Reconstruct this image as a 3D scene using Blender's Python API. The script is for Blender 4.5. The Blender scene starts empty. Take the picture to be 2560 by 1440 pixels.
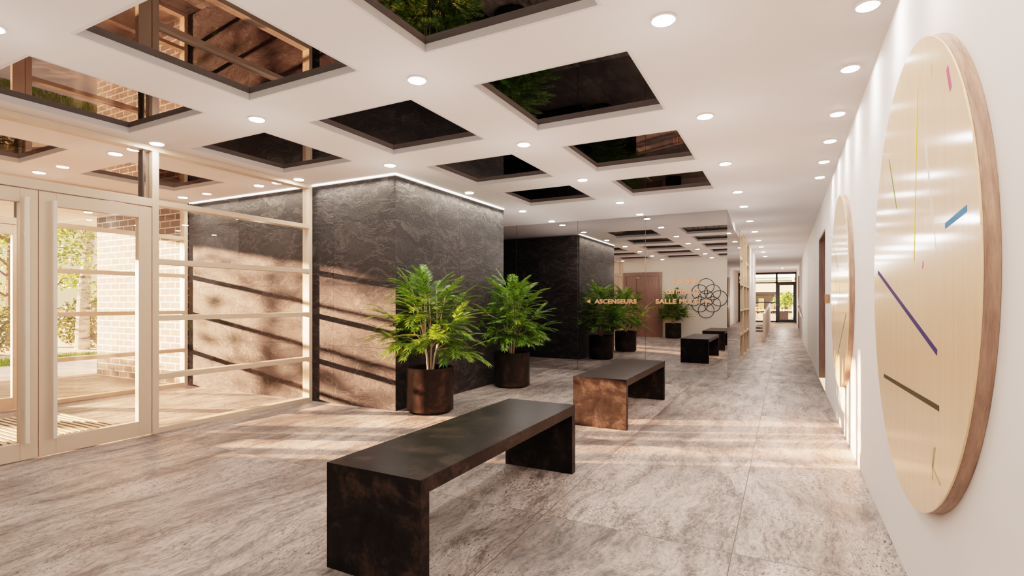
import bpy, math, random
from math import sin, cos, pi, radians, sqrt
from mathutils import Vector, Matrix, Quaternion

scene = bpy.context.scene
COL = scene.collection
CH = 1.265           # camera height
H = CH + 1.49        # ceiling height 2.755
TH = 0.4809          # camera yaw

# ------------------------------------------------------------------ node helpers
def new_mat(name):
    m = bpy.data.materials.new(name); m.use_nodes = True
    nt = m.node_tree; nt.nodes.clear()
    return m, nt

def nd(nt, kind, ins=None, **props):
    n = nt.nodes.new(kind)
    for k, v in props.items(): setattr(n, k, v)
    for k, v in (ins or {}).items():
        s = n.inputs[k]
        if isinstance(v, bpy.types.NodeSocket): nt.links.new(v, s)
        else: s.default_value = v
    return n

def math_(nt, op, a, b=None, clamp=False):
    n = nt.nodes.new('ShaderNodeMath'); n.operation = op; n.use_clamp = clamp
    for i, v in enumerate((a, b)):
        if v is None: continue
        if isinstance(v, bpy.types.NodeSocket): nt.links.new(v, n.inputs[i])
        else: n.inputs[i].default_value = v
    return n.outputs[0]

def ramp(nt, fac, stops, interp='LINEAR'):
    n = nt.nodes.new('ShaderNodeValToRGB'); n.color_ramp.interpolation = interp
    e = n.color_ramp.elements
    while len(e) < len(stops): e.new(0.5)
    for el, (p, c) in zip(e, stops):
        el.position = p
        el.color = (c, c, c, 1) if isinstance(c, (int, float)) else (*c, 1)
    nt.links.new(fac, n.inputs[0])
    return n.outputs[0]

def mixc(nt, fac, a, b, mode='MIX'):
    n = nt.nodes.new('ShaderNodeMix'); n.data_type = 'RGBA'; n.blend_type = mode
    for i, v in ((0, fac), (6, a), (7, b)):
        if isinstance(v, bpy.types.NodeSocket): nt.links.new(v, n.inputs[i])
        elif i == 0: n.inputs[0].default_value = v
        else: n.inputs[i].default_value = (*v, 1)
    return n.outputs[2]

def coords(nt, which='Object', scale=(1, 1, 1), loc=(0, 0, 0), rot=(0, 0, 0)):
    tc = nt.nodes.new('ShaderNodeTexCoord')
    mp = nd(nt, 'ShaderNodeMapping', {'Vector': tc.outputs[which], 'Scale': scale, 'Location': loc, 'Rotation': rot})
    return mp.outputs[0]

def noise(nt, vec, scale, detail=5, rough=0.55, dist=0.0):
    return nd(nt, 'ShaderNodeTexNoise', {'Vector': vec, 'Scale': scale, 'Detail': detail, 'Roughness': rough, 'Distortion': dist}).outputs['Fac']

def finish(nt, bsdf):
    out = nt.nodes.new('ShaderNodeOutputMaterial'); nt.links.new(bsdf, out.inputs[0])

def principled(nt, **ins):
    b = nt.nodes.new('ShaderNodeBsdfPrincipled')
    for k, v in ins.items():
        k = k.replace('_', ' ')
        s = b.inputs[k]
        if isinstance(v, bpy.types.NodeSocket): nt.links.new(v, s)
        elif isinstance(v, tuple) and len(v) == 3: s.default_value = (*v, 1)
        else: s.default_value = v
    return b

def bump(nt, h, strength=0.3, dist=0.01):
    return nd(nt, 'ShaderNodeBump', {'Height': h, 'Strength': strength, 'Distance': dist}).outputs[0]

def simple(name, col, rough=0.5, metal=0.0, spec=0.5, grain=0.06, gscale=30, emit=None, estr=0.0):
    m, nt = new_mat(name)
    v = coords(nt)
    n = noise(nt, v, gscale, 3)
    c = mixc(nt, n, tuple(x * (1 - grain) for x in col), tuple(min(1, x * (1 + grain)) for x in col))
    kw = dict(Base_Color=c, Roughness=rough, Metallic=metal, Specular_IOR_Level=spec)
    b = principled(nt, **kw)
    if emit: b.inputs['Emission Color'].default_value = (*emit, 1); b.inputs['Emission Strength'].default_value = estr
    finish(nt, b.outputs[0]); return m

# ------------------------------------------------------------------ materials
M = {}
M['ceiling'] = simple('ceiling_paint', (.80, .752, .732), .85, grain=.02, gscale=4)
M['white_wall'] = simple('wall_paint', (.89, .845, .81), .8, grain=.02, gscale=5)
M['cream_wall'] = simple('cream_paint', (.78, .73, .64), .8, grain=.02, gscale=5)
M['trim_white'] = simple('coffer_edge_paint', (.66, .64, .63), .6, grain=.02)
M['cream_metal'] = simple('cream_metal', (.63, .475, .355), .5, metal=.0, grain=.03, gscale=60)
M['pale_metal'] = simple('pale_metal', (.76, .66, .54), .45, metal=.0, grain=.03)
M['black_metal'] = simple('black_metal', (.012, .011, .010), .35, metal=.3)
M['seal'] = simple('dark_seal', (.03, .025, .02), .6)
M['steel'] = simple('brushed_steel', (.7, .68, .64), .25, metal=1.0)
M['copper'] = simple('copper_letters', (.74, .30, .155), .5)
M['copper_dark'] = simple('copper_plate', (.42, .22, .12), .35, metal=.6, grain=.25, gscale=80)
M['soil'] = simple('potting_soil', (.04, .028, .02), .95, grain=.5, gscale=90)
M['bark'] = simple('palm_stem', (.52, .42, .30), .6, grain=.25, gscale=25)
M['lamp_ring'] = simple('lamp_ring', (.85, .82, .79), .4)
M['pine_ply'] = None

def emission(name, col, s):
    m, nt = new_mat(name)
    e = nd(nt, 'ShaderNodeEmission', {'Color': (*col, 1), 'Strength': s}); finish(nt, e.outputs[0]); return m
M['lamp_lens'] = emission('lamp_lens', (1, .93, .86), 170)
M['led'] = emission('led_strip', (1, .92, .80), 9)

def floor_mat():
    m, nt = new_mat('travertine_floor')
    tc = nt.nodes.new('ShaderNodeTexCoord')
    sep = nd(nt, 'ShaderNodeSeparateXYZ', {0: tc.outputs['Object']})
    px = math_(nt, 'DIVIDE', math_(nt, 'ADD', sep.outputs[0], 1.272), 1.0345)
    py = math_(nt, 'DIVIDE', math_(nt, 'ADD', sep.outputs[1], -2.845), 1.8)
    ix, iy = math_(nt, 'FLOOR', px), math_(nt, 'FLOOR', py)
    fx, fy = math_(nt, 'FRACT', px), math_(nt, 'FRACT', py)
    ex = math_(nt, 'MULTIPLY', math_(nt, 'MINIMUM', fx, math_(nt, 'SUBTRACT', 1.0, fx)), 1.0345)
    ey = math_(nt, 'MULTIPLY', math_(nt, 'MINIMUM', fy, math_(nt, 'SUBTRACT', 1.0, fy)), 1.8)
    edge = math_(nt, 'MINIMUM', ex, ey)
    grout = ramp(nt, math_(nt, 'DIVIDE', edge, .01), [(.0, .97), (.19, .97), (.30, 0.0)])
    idv = nd(nt, 'ShaderNodeCombineXYZ', {0: ix, 1: iy, 2: 0.0}).outputs[0]
    wn = nd(nt, 'ShaderNodeTexWhiteNoise', {'Vector': idv}, noise_dimensions='3D')
    off = nd(nt, 'ShaderNodeVectorMath', {0: wn.outputs['Color'], 1: (37, 53, 29)}, operation='MULTIPLY').outputs[0]
    p = nd(nt, 'ShaderNodeVectorMath', {0: tc.outputs['Object'], 1: off}, operation='ADD').outputs[0]
    warp = nd(nt, 'ShaderNodeTexNoise', {'Vector': p, 'Scale': .8, 'Detail': 6.0, 'Roughness': .5}).outputs['Color']
    w2 = nd(nt, 'ShaderNodeVectorMath', {0: warp, 1: (-.5, -.5, -.5)}, operation='ADD').outputs[0]
    w3 = nd(nt, 'ShaderNodeVectorMath', {0: w2, 1: (.62, .8, 0)}, operation='MULTIPLY').outputs[0]
    pw = nd(nt, 'ShaderNodeVectorMath', {0: p, 1: w3}, operation='ADD').outputs[0]
    st = nd(nt, 'ShaderNodeMapping', {'Vector': pw, 'Scale': (5.2, .95, 1)}).outputs[0]
    bands = noise(nt, st, 1.5, 10, .74)
    fine = noise(nt, nd(nt, 'ShaderNodeMapping', {'Vector': pw, 'Scale': (34, 12.0, 1)}).outputs[0], 1.6, 6, .75)
    cloud = noise(nt, p, 1.1, 5, .6)
    v = math_(nt, 'ADD', math_(nt, 'MULTIPLY', bands, .60), math_(nt, 'MULTIPLY', fine, .40))
    col = ramp(nt, v, [(.33, (.05, .041, .036)), (.42, (.155, .130, .117)), (.49, (.36, .31, .285)), (.57, (.54, .475, .438)), (.68, (.67, .60, .56))])
    tone = ramp(nt, cloud, [(.36, .50), (.5, .96), (.64, 1.12)])
    col = mixc(nt, 1.0, col, tone, 'MULTIPLY')
    tint = ramp(nt, wn.outputs['Value'], [(0, (.80, .79, .785)), (1, (1.06, 1.03, .995))])
    col = mixc(nt, 1.0, col, tint, 'MULTIPLY')
    # fine thin veins
    vein = noise(nt, nd(nt, 'ShaderNodeMapping', {'Vector': pw, 'Scale': (3.4, .8, 1)}).outputs[0], 2.3, 4, .55)
    va = math_(nt, 'ABSOLUTE', math_(nt, 'SUBTRACT', vein, .5))
    vmask = ramp(nt, va, [(0.0, .75), (.006, .3), (.015, 0.0)])
    col = mixc(nt, vmask, col, (.07, .055, .046))
    # pits
    pit = noise(nt, nd(nt, 'ShaderNodeMapping', {'Vector': pw, 'Scale': (92, 54, 1)}).outputs[0], 1.0, 4, .6)
    pmask0 = ramp(nt, pit, [(.585, 0.0), (.62, .95)])
    zone = ramp(nt, noise(nt, pw, 2.2, 3), [(.42, .25), (.6, 1.0)])
    pmask = math_(nt, 'MULTIPLY', pmask0, zone)
    col = mixc(nt, pmask, col, (.018, .014, .012))
    col = mixc(nt, grout, col, (.07, .055, .045))
    hgt = math_(nt, 'SUBTRACT', math_(nt, 'MULTIPLY', fine, .35), math_(nt, 'ADD', pmask, grout))
    rgh = ramp(nt, bands, [(.3, .52), (.7, .34)])
    b = principled(nt, Base_Color=col, Roughness=rgh, Specular_IOR_Level=.45, Normal=bump(nt, hgt, .5, .006))
    finish(nt, b.outputs[0]); return m
M['floor'] = floor_mat()

def stone_mat():
    """dark split-face travertine slabs, 1.36 x 0.757 m, on either face of the core"""
    m, nt = new_mat('dark_travertine')
    tc = nt.nodes.new('ShaderNodeTexCoord')
    sep = nd(nt, 'ShaderNodeSeparateXYZ', {0: tc.outputs['Object']})
    geo = nt.nodes.new('ShaderNodeNewGeometry')
    sn = nd(nt, 'ShaderNodeSeparateXYZ', {0: geo.outputs['True Normal']})
    isx = math_(nt, 'GREATER_THAN', math_(nt, 'ABSOLUTE', sn.outputs[0]), .5)
    a = math_(nt, 'ADD', sep.outputs[0], 7.71)
    bq = math_(nt, 'ADD', sep.outputs[1], -6.086 + 4 * 1.363)
    mixn = nt.nodes.new('ShaderNodeMix'); nt.links.new(isx, mixn.inputs[0]); nt.links.new(a, mixn.inputs[2]); nt.links.new(bq, mixn.inputs[3])
    along = mixn.outputs[0]
    px = math_(nt, 'DIVIDE', along, 1.363); pz = math_(nt, 'DIVIDE', math_(nt, 'ADD', sep.outputs[2], .04), .757)
    ix, iz = math_(nt, 'FLOOR', px), math_(nt, 'FLOOR', pz)
    fx, fz = math_(nt, 'FRACT', px), math_(nt, 'FRACT', pz)
    ex = math_(nt, 'MULTIPLY', math_(nt, 'MINIMUM', fx, math_(nt, 'SUBTRACT', 1.0, fx)), 1.363)
    ez = math_(nt, 'MULTIPLY', math_(nt, 'MINIMUM', fz, math_(nt, 'SUBTRACT', 1.0, fz)), .757)
    edge = math_(nt, 'MINIMUM', ex, ez)
    grout = ramp(nt, math_(nt, 'DIVIDE', edge, .01), [(0, 1.0), (.22, 1.0), (.36, 0.0)])
    idv = nd(nt, 'ShaderNodeCombineXYZ', {0: ix, 1: iz, 2: isx}).outputs[0]
    wn = nd(nt, 'ShaderNodeTexWhiteNoise', {'Vector': idv}, noise_dimensions='3D')
    off = nd(nt, 'ShaderNodeVectorMath', {0: wn.outputs['Color'], 1: (37, 53, 29)}, operation='MULTIPLY').outputs[0]
    p0 = nd(nt, 'ShaderNodeCombineXYZ', {0: along, 1: sep.outputs[2], 2: 0.0}).outputs[0]
    p = nd(nt, 'ShaderNodeVectorMath', {0: p0, 1: off}, operation='ADD').outputs[0]
    warp = nd(nt, 'ShaderNodeTexNoise', {'Vector': p, 'Scale': 1.35, 'Detail': 5.0, 'Roughness': .52}).outputs['Color']
    w2 = nd(nt, 'ShaderNodeVectorMath', {0: warp, 1: (-.5, -.5, -.5)}, operation='ADD').outputs[0]
    w3 = nd(nt, 'ShaderNodeVectorMath', {0: w2, 1: (1.1, .85, 0)}, operation='MULTIPLY').outputs[0]
    pw = nd(nt, 'ShaderNodeVectorMath', {0: p, 1: w3}, operation='ADD').outputs[0]
    bands = noise(nt, nd(nt, 'ShaderNodeMapping', {'Vector': pw, 'Scale': (1.2, 6.5, 1)}).outputs[0], 1.5, 10, .72)
    fine = noise(nt, nd(nt, 'ShaderNodeMapping', {'Vector': pw, 'Scale': (9, 34, 1)}).outputs[0], 1.2, 6, .75)
    grit = noise(nt, p, 75, 3, .6)
    cloud = noise(nt, p, 2.2, 5, .55)
    col = ramp(nt, bands, [(.3, (.011, .0085, .008)), (.46, (.021, .017, .0168)), (.6, (.047, .0395, .0385)), (.75, (.092, .078, .076))])
    col = mixc(nt, .45, col, ramp(nt, cloud, [(.3, (.010, .008, .0075)), (.7, (.048, .0385, .036))]))
    col = mixc(nt, 1.0, col, ramp(nt, wn.outputs['Value'], [(0, (.78, .78, .8)), (1, (1.1, 1.06, 1.03))]), 'MULTIPLY')
    col = mixc(nt, .4, col, ramp(nt, grit, [(.35, .25), (.65, .8)]), 'OVERLAY')
    vein = noise(nt, nd(nt, 'ShaderNodeMapping', {'Vector': pw, 'Scale': (1.0, 4.5, 1)}).outputs[0], 1.8, 5, .55)
    va = math_(nt, 'ABSOLUTE', math_(nt, 'SUBTRACT', vein, .52))
    vl = ramp(nt, va, [(0.0, .42), (.012, .18), (.035, 0.0)])
    col = mixc(nt, vl, col, (.15, .128, .118))
    pit = noise(nt, nd(nt, 'ShaderNodeMapping', {'Vector': pw, 'Scale': (24, 40, 1)}).outputs[0], 1.0, 3, .6)
    pm = ramp(nt, pit, [(.64, 0.0), (.70, 1.0)])
    col = mixc(nt, pm, col, (.012, .01, .009))
    col = mixc(nt, grout, col, (.012, .01, .009))
    h1 = math_(nt, 'ADD', math_(nt, 'MULTIPLY', bands, 1.0), math_(nt, 'MULTIPLY', fine, .55))
    h2 = math_(nt, 'ADD', h1, math_(nt, 'MULTIPLY', grit, .18))
    h3 = math_(nt, 'SUBTRACT', h2, math_(nt, 'MULTIPLY', math_(nt, 'ADD', pm, grout), .6))
    b = principled(nt, Base_Color=col, Roughness=.7, Specular_IOR_Level=.25, Normal=bump(nt, h3, 1.0, .045))
    finish(nt, b.outputs[0]); return m
M['stone'] = stone_mat()

def patina_mat(name, dark, mid, hi, rough, scale=3.2, spec=.05):
    m, nt = new_mat(name)
    v = coords(nt)
    n1 = noise(nt, v, scale, 8, .62, .6)
    n2 = noise(nt, v, scale * 6, 5, .6)
    f = math_(nt, 'ADD', math_(nt, 'MULTIPLY', n1, .75), math_(nt, 'MULTIPLY', n2, .25))
    col = ramp(nt, f, [(.36, dark), (.52, mid), (.68, hi)])
    rg = ramp(nt, n1, [(.3, rough - .02), (.7, rough + .04)])
    b = principled(nt, Base_Color=col, Roughness=rg, Metallic=0.0, Specular_IOR_Level=spec, Normal=bump(nt, n2, .12, .004))
    finish(nt, b.outputs[0]); return m
M['bench'] = patina_mat('burnished_metal', (.006, .005, .0045), (.014, .0108, .0092), (.046, .032, .025), .34, 6.5)
M['pot'] = patina_mat('dark_bronze', (.009, .007, .006), (.020, .015, .012), (.055, .035, .026), .36)

def wood_mat(name, a, b_, rough, scale, axis_scale, coat=0.0):
    m, nt = new_mat(name)
    v = coords(nt, scale=axis_scale)
    n1 = noise(nt, v, scale, 6, .6, .4)
    n2 = noise(nt, v, scale * 5, 4, .6)
    f = math_(nt, 'ADD', math_(nt, 'MULTIPLY', n1, .7), math_(nt, 'MULTIPLY', n2, .3))
    col = ramp(nt, f, [(.35, a), (.65, b_)])
    b = principled(nt, Base_Color=col, Roughness=rough, Normal=bump(nt, n2, .08, .003))
    if coat:
        b.inputs['Coat Weight'].default_value = coat; b.inputs['Coat Roughness'].default_value = .13
    finish(nt, b.outputs[0]); return m
M['birch'] = wood_mat('pale_birch_veneer', (.91, .55, .32), (.96, .64, .40), .6, 2.4, (1, 9, .55), .7)
M['walnut'] = wood_mat('brown_end_grain', (.21, .11, .076), (.46, .28, .20), .5, 3.0, (14, 1.5, 1.5))
M['brown_door'] = wood_mat('brown_oak', (.14, .080, .064), (.26, .155, .125), .45, 3.0, (9, 9, .6))
M['shelf_wood'] = wood_mat('pale_shelf_wood', (.62, .46, .32), (.72, .56, .41), .45, 3.0, (6, 6, .8))
M['rail_wood'] = wood_mat('pale_pink_wood', (.62, .46, .36), (.74, .57, .46), .45, 3.0, (6, 6, .8))

def mirror_mat(name, col, rough=.0):
    m, nt = new_mat(name)
    g = nd(nt, 'ShaderNodeBsdfGlossy', {'Color': (*col, 1), 'Roughness': rough}); finish(nt, g.outputs[0]); return m
M['mirror'] = mirror_mat('grey_mirror', (.54, .52, .51))
M['coffer_mirror'] = mirror_mat('smoked_mirror', (.155, .14, .135))

def glass_mat(name, tint=(.96, .94, .915)):
    m, nt = new_mat(name)
    fr = nd(nt, 'ShaderNodeFresnel', {'IOR': 1.5})
    gb = nt.nodes.new('ShaderNodeNewGeometry')
    f = math_(nt, 'MULTIPLY', math_(nt, 'MULTIPLY', fr.outputs[0], 1.6, True), math_(nt, 'SUBTRACT', 1.0, gb.outputs['Backfacing']))
    t = nd(nt, 'ShaderNodeBsdfTransparent', {'Color': (*tint, 1)})
    g = nd(nt, 'ShaderNodeBsdfGlossy', {'Color': (1, 1, 1, 1), 'Roughness': 0.0})
    mx = nd(nt, 'ShaderNodeMixShader', {0: f, 1: t.outputs[0], 2: g.outputs[0]})
    finish(nt, mx.outputs[0]); return m
M['glass'] = glass_mat('clear_glass')

def leaf_mat(name, a, b_, c, trans=.35):
    m, nt = new_mat(name)
    geo = nt.nodes.new('ShaderNodeNewGeometry')
    col = ramp(nt, geo.outputs['Random Per Island'], [(0, a), (.5, b_), (1, c)])
    d = principled(nt, Base_Color=col, Roughness=.38, Specular_IOR_Level=.5)
    t = nd(nt, 'ShaderNodeBsdfTranslucent', {'Color': col})
    mx = nd(nt, 'ShaderNodeMixShader', {0: trans, 1: d.outputs[0], 2: t.outputs[0]})
    finish(nt, mx.outputs[0]); return m
M['palm_leaf'] = leaf_mat('palm_leaf', (.028, .10, .008), (.095, .235, .014), (.38, .47, .05))
M['tree_leaf'] = leaf_mat('tree_leaf', (.07, .13, .02), (.20, .28, .05), (.38, .42, .10))
M['hedge_leaf'] = leaf_mat('hedge_leaf', (.05, .07, .02), (.12, .15, .04), (.28, .27, .09))
M['ficus_leaf'] = leaf_mat('terrace_leaf', (.06, .15, .015), (.15, .30, .03), (.32, .45, .06))
M['grass'] = leaf_mat('grass', (.10, .22, .02), (.18, .36, .03), (.30, .46, .06))

def brick_mat():
    m, nt = new_mat('brown_brick')
    tc = nt.nodes.new('ShaderNodeTexCoord')
    sep = nd(nt, 'ShaderNodeSeparateXYZ', {0: tc.outputs['Object']})
    s = math_(nt, 'ADD', sep.outputs[0], sep.outputs[1])
    v = nd(nt, 'ShaderNodeCombineXYZ', {0: s, 1: sep.outputs[2], 2: 0.0}).outputs[0]
    bk = nd(nt, 'ShaderNodeTexBrick', {'Vector': v, 'Color1': (.13, .108, .094, 1), 'Color2': (.22, .183, .156, 1), 'Mortar': (.72, .67, .60, 1),
            'Scale': 1.0, 'Mortar Size': .009, 'Brick Width': .265, 'Row Height': .105, 'Bias': -.2})
    n = noise(nt, v, 22, 4)
    col = mixc(nt, .35, bk.outputs['Color'], ramp(nt, n, [(.3, .1), (.7, .75)]), 'OVERLAY')
    h = math_(nt, 'SUBTRACT', math_(nt, 'MULTIPLY', n, .2), bk.outputs['Fac'])
    b = principled(nt, Base_Color=col, Roughness=.85, Normal=bump(nt, h, .5, .01))
    finish(nt, b.outputs[0]); return m
M['brick'] = brick_mat()
M['paving'] = simple('pale_paving', (.62, .56, .48), .8, grain=.08, gscale=6)
M['stone_paving'] = simple('bright_stone_kerb', (.95, .93, .88), .8, grain=.02, gscale=6)
M['earth'] = simple('sunlit_ground', (.55, .46, .34), .9, grain=.1, gscale=2)
M['terrace'] = simple('terrace_paving', (.45, .41, .36), .8, grain=.05, gscale=3)
M['planter_black'] = simple('planter_black', (.006, .005, .005), .8, spec=.1)
M['facade'] = simple('facade_render', (.33, .28, .20), .8, grain=.04, gscale=3)
M['dark_glazing'] = simple('dark_glazing', (.012, .012, .009), .5, spec=.1)
M['green_glazing'] = simple('green_glazing', (.10, .11, .05), .5, spec=.1)
M['green_panel'] = simple('green_panel', (.16, .36, .26), .5)
M['white_paint'] = simple('white_paint', (.86, .84, .80), .5)
M['black_ink'] = simple('black_ink', (.012, .009, .008), .5)
M['mat_rib'] = simple('mat_rib', (.66, .55, .42), .4, metal=.4)
M['mat_base'] = simple('mat_base', (.03, .025, .02), .9)

def birch_bark():
    m, nt = new_mat('birch_bark')
    n = noise(nt, coords(nt, scale=(2, 2, 9)), 1.6, 5, .6)
    col = ramp(nt, n, [(.36, (.08, .06, .05)), (.45, (.55, .50, .44)), (.6, (.78, .73, .66))])
    b = principled(nt, Base_Color=col, Roughness=.8); finish(nt, b.outputs[0]); return m
M['birch_bark'] = birch_bark()
M['dark_bark'] = simple('dark_bark', (.16, .11, .075), .9, grain=.4, gscale=12)
STR_COL = dict(orange=(.80, .42, .18), pink=(.62, .12, .22), yellow=(.85, .60, .03), green=(.16, .24, .02), white=(.86, .82, .74),
               blue=(.05, .20, .42), purple=(.035, .018, .10), olive=(.06, .045, .012), lilac=(.5, .25, .45), grey=(.35, .28, .2), tan=(.50, .38, .22))
for k, c in STR_COL.items(): M['stripe_' + k] = simple('stripe_' + k, c, .7, spec=.2, grain=.02)

# ------------------------------------------------------------------ mesh helpers
class MB:
    def __init__(s): s.v = []; s.f = []; s.mi = []
    def add(s, vs, fs, mi=0):
        o = len(s.v); s.v += [tuple(p) for p in vs]
        for f in fs: s.f.append([i + o for i in f]); s.mi.append(mi)
    def box(s, x0, x1, y0, y1, z0, z1, mi=0):
        vs = [(x, y, z) for x in (x0, x1) for y in (y0, y1) for z in (z0, z1)]
        s.add(vs, [(0, 1, 3, 2), (4, 6, 7, 5), (0, 4, 5, 1), (2, 3, 7, 6), (0, 2, 6, 4), (1, 5, 7, 3)], mi)
    def obox(s, c, ax, ay, az):
        c, ax, ay, az = map(Vector, (c, ax, ay, az))
        vs = [c + ax * i + ay * j + az * k for i in (-1, 1) for j in (-1, 1) for k in (-1, 1)]
        s.add(vs, [(0, 1, 3, 2), (4, 6, 7, 5), (0, 4, 5, 1), (2, 3, 7, 6), (0, 2, 6, 4), (1, 5, 7, 3)])
    def quad(s, a, b, c, d, mi=0): s.add([a, b, c, d], [(0, 1, 2, 3)], mi)
    def lathe(s, prof, seg=48, c=(0, 0, 0), axis='z', cap=True, mi=0):
        vs = []
        for r, h in prof:
            for i in range(seg):
                t = 2 * pi * i / seg
                if axis == 'z': vs.append((c[0] + r * cos(t), c[1] + r * sin(t), c[2] + h))
                else: vs.append((c[0] + h, c[1] + r * cos(t), c[2] + r * sin(t)))
        n = len(prof); fs = []
        for k in range(n - 1):
            for i in range(seg):
                j = (i + 1) % seg
                fs.append((k * seg + i, k * seg + j, (k + 1) * seg + j, (k + 1) * seg + i))
        if cap:
            fs.append(tuple(range(seg))[::-1]); fs.append(tuple((n - 1) * seg + i for i in range(seg)))
        s.add(vs, fs, mi)
    def tube(s, pts, rad, seg=8, closed=False):
        pts = [Vector(p) for p in pts]; n = len(pts)
        if not hasattr(rad, '__len__'): rad = [rad] * n
        up = Vector((0, 0, 1)); vs = []; prev = None
        for i, p in enumerate(pts):
            if closed: t = pts[(i + 1) % n] - pts[i - 1]
            else: t = pts[min(i + 1, n - 1)] - pts[max(i - 1, 0)]
            t.normalize()
            if prev is None:
                a = t.cross(up) if abs(t.dot(up)) < .95 else t.cross(Vector((1, 0, 0)))
            else: a = prev - t * prev.dot(t)
            a.normalize(); prev = a; b = t.cross(a)
            for k in range(seg):
                q = 2 * pi * k / seg
                vs.append(p + (a * cos(q) + b * sin(q)) * rad[i])
        fs = []
        for i in range(n if closed else n - 1):
            for k in range(seg):
                l = (k + 1) % seg; j = (i + 1) % n
                fs.append((i * seg + k, i * seg + l, j * seg + l, j * seg + k))
        if not closed:
            fs.append(tuple(range(seg))[::-1]); fs.append(tuple((n - 1) * seg + k for k in range(seg)))
        s.add(vs, fs)
    def build(s, name, mat, parent=None, loc=None, bevel=0, smooth=False):
        me = bpy.data.meshes.new(name); me.from_pydata(s.v, [], s.f)
        mats = mat if isinstance(mat, (list, tuple)) else [mat]
        for m_ in mats: me.materials.append(M[m_] if isinstance(m_, str) else m_)
        for p, i in zip(me.polygons, s.mi): p.material_index = i
        me.validate(); me.update()
        o = bpy.data.objects.new(name, me); COL.objects.link(o)
        if parent: o.parent = parent
        if loc: o.location = loc
        if smooth:
            for p in me.polygons: p.use_smooth = True
            md = o.modifiers.new('split', 'EDGE_SPLIT'); md.split_angle = radians(35)
        if bevel:
            md = o.modifiers.new('bevel', 'BEVEL'); md.width = bevel; md.segments = 2; md.limit_method = 'ANGLE'
        return o

def boxo(name, mat, b, parent=None, bevel=0):
    m = MB(); m.box(*b); return m.build(name, mat, parent, bevel=bevel)

def empty(name, loc=(0, 0, 0), rz=0):
    o = bpy.data.objects.new(name, None); COL.objects.link(o); o.location = loc; o.rotation_euler = (0, 0, rz)
    o.empty_display_size = .1
    return o

def tag(o, label, cat, group=None, kind=None):
    o['label'] = label; o['category'] = cat
    if group: o['group'] = group
    if kind: o['kind'] = kind
    return o

def struct(o, label=None):
    o['kind'] = 'structure'
    if label: o['label'] = label
    return o

def copy_tree(o, parent=None):
    c = o.copy(); COL.objects.link(c)
    if parent: c.parent = parent
    for ch in list(o.children): copy_tree(ch, c)
    return c

ORD = ['first', 'second', 'third', 'fourth', 'fifth', 'sixth', 'seventh', 'eighth', 'ninth', 'tenth', 'eleventh', 'twelfth']

# ------------------------------------------------------------------ dimensions
XR = .5                       # right wall
YB = -.92                     # wall behind the camera
YM = 9.12                     # mirror wall
XP, PD = -5.35, .12           # inner glazed partition: face, depth
XO = -8.0                     # outer facade face
XC, YC0, YC1 = -4.0, 4.75, 7.375
YF = 29.7                     # far glazing
RX = [(-1.903, -.833), (-3.505, -2.448), (-5.13, -4.063), (-7.281, -6.211)]
CY = [(-.148, .922), (1.459, 2.529), (3.076, 4.132), (4.687, 5.749), (6.282, 7.335)]

# ------------------------------------------------------------------ shell
struct(boxo('floor', 'floor', (-12.0, XR, YB - .1, 18.6, -.1, 0)), 'pale grey-beige veined travertine floor of large slabs')
# ceiling with square openings
def ceiling():
    xs = sorted({-12.1, XR} | {a for r in RX for a in r}); ys = sorted({YB, 18.4} | {a for c in CY for a in c})
    m = MB()
    cells = set()
    for r, (a, b) in enumerate(RX):
        for c, (d, e) in enumerate(CY):
            if r == 2 and c >= 3: continue
            if r == 3 and c >= 3: continue
            cells.add((a, d))
    for i in range(len(xs) - 1):
        for j in range(len(ys) - 1):
            if (xs[i], ys[j]) in cells: continue
            m.quad((xs[i], ys[j], H), (xs[i], ys[j + 1], H), (xs[i + 1], ys[j + 1], H), (xs[i + 1], ys[j], H))
    m.quad((-3.6, 18.4, H), (-3.6, YF, H), (XR, YF, H), (XR, 18.4, H))
    # edge of the porch roof
    m.box(-12.12, -12.1, YB, 18.4, H, H + .5)
    m.box(-12.12, XR + .3, YB - .2, YF + .2, H + .3, H + .5)
    return m.build('ceiling', 'ceiling'), cells
ceil_o, CELLS = ceiling()
struct(ceil_o, 'white plastered ceiling with square openings')

m = MB()   # right wall with the recessed door opening
DY0, DY1, DZ = 8.556, 10.13, 2.31
m.box(XR, XR + .3, YB - .1, DY0, 0, H)
m.box(XR, XR + .3, DY0, DY1, DZ, H)
m.box(XR, XR + .3, DY1, YF + .1, 0, H)
struct(m.build('wall_right', 'white_wall'), 'long white wall carrying two wooden discs')
struct(boxo('wall_back', 'cream_wall', (-12.0, XR + .3, YB - .2, YB, 0, H)), 'cream wall with a black circle emblem and a brown door')
struct(boxo('wall_core', 'stone', (XO + .02, XC, YC0, YC1, 0, H - .025)), 'dark slate-coloured travertine slabs cladding the lift core')
boxo('trim_1', 'ceiling', (XO + .04, XC - .03, YC0 + .03, YC1 - .03, H - .03, H + .05))['kind'] = 'structure'
m = MB(); m.box(-12.0, -.86, YM + .03, YM + .2, 0, H); m.box(-1.0, -.86, YM + .2, 11.86, 0, H)
m.box(-8.2, -8.0, YC1, YM + .03, 0, H)
struct(m.build('wall_hall', 'ceiling'), 'white wall behind the mirror panels')
m = MB(); m.box(-1.25, -.83, 15.1, 18.32, 0, H); m.box(-1.25, -1.235, 11.86, 15.1, 0, H)
m.box(-.832, -.829, 17.35, 17.36, 0, H); m.box(-.832, -.829, 17.75, 17.76, 0, H)
struct(m.build('wall_corridor', 'white_wall'), 'white wall end beyond the pale wooden shelving')
struct(boxo('wall_stair', 'white_wall', (-3.8, -3.6, 18.2, YF, 0, H)))
struct(boxo('wall_hall_side', 'white_wall', (-3.8, -1.25, 18.2, 18.32, 0, H)))
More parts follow.
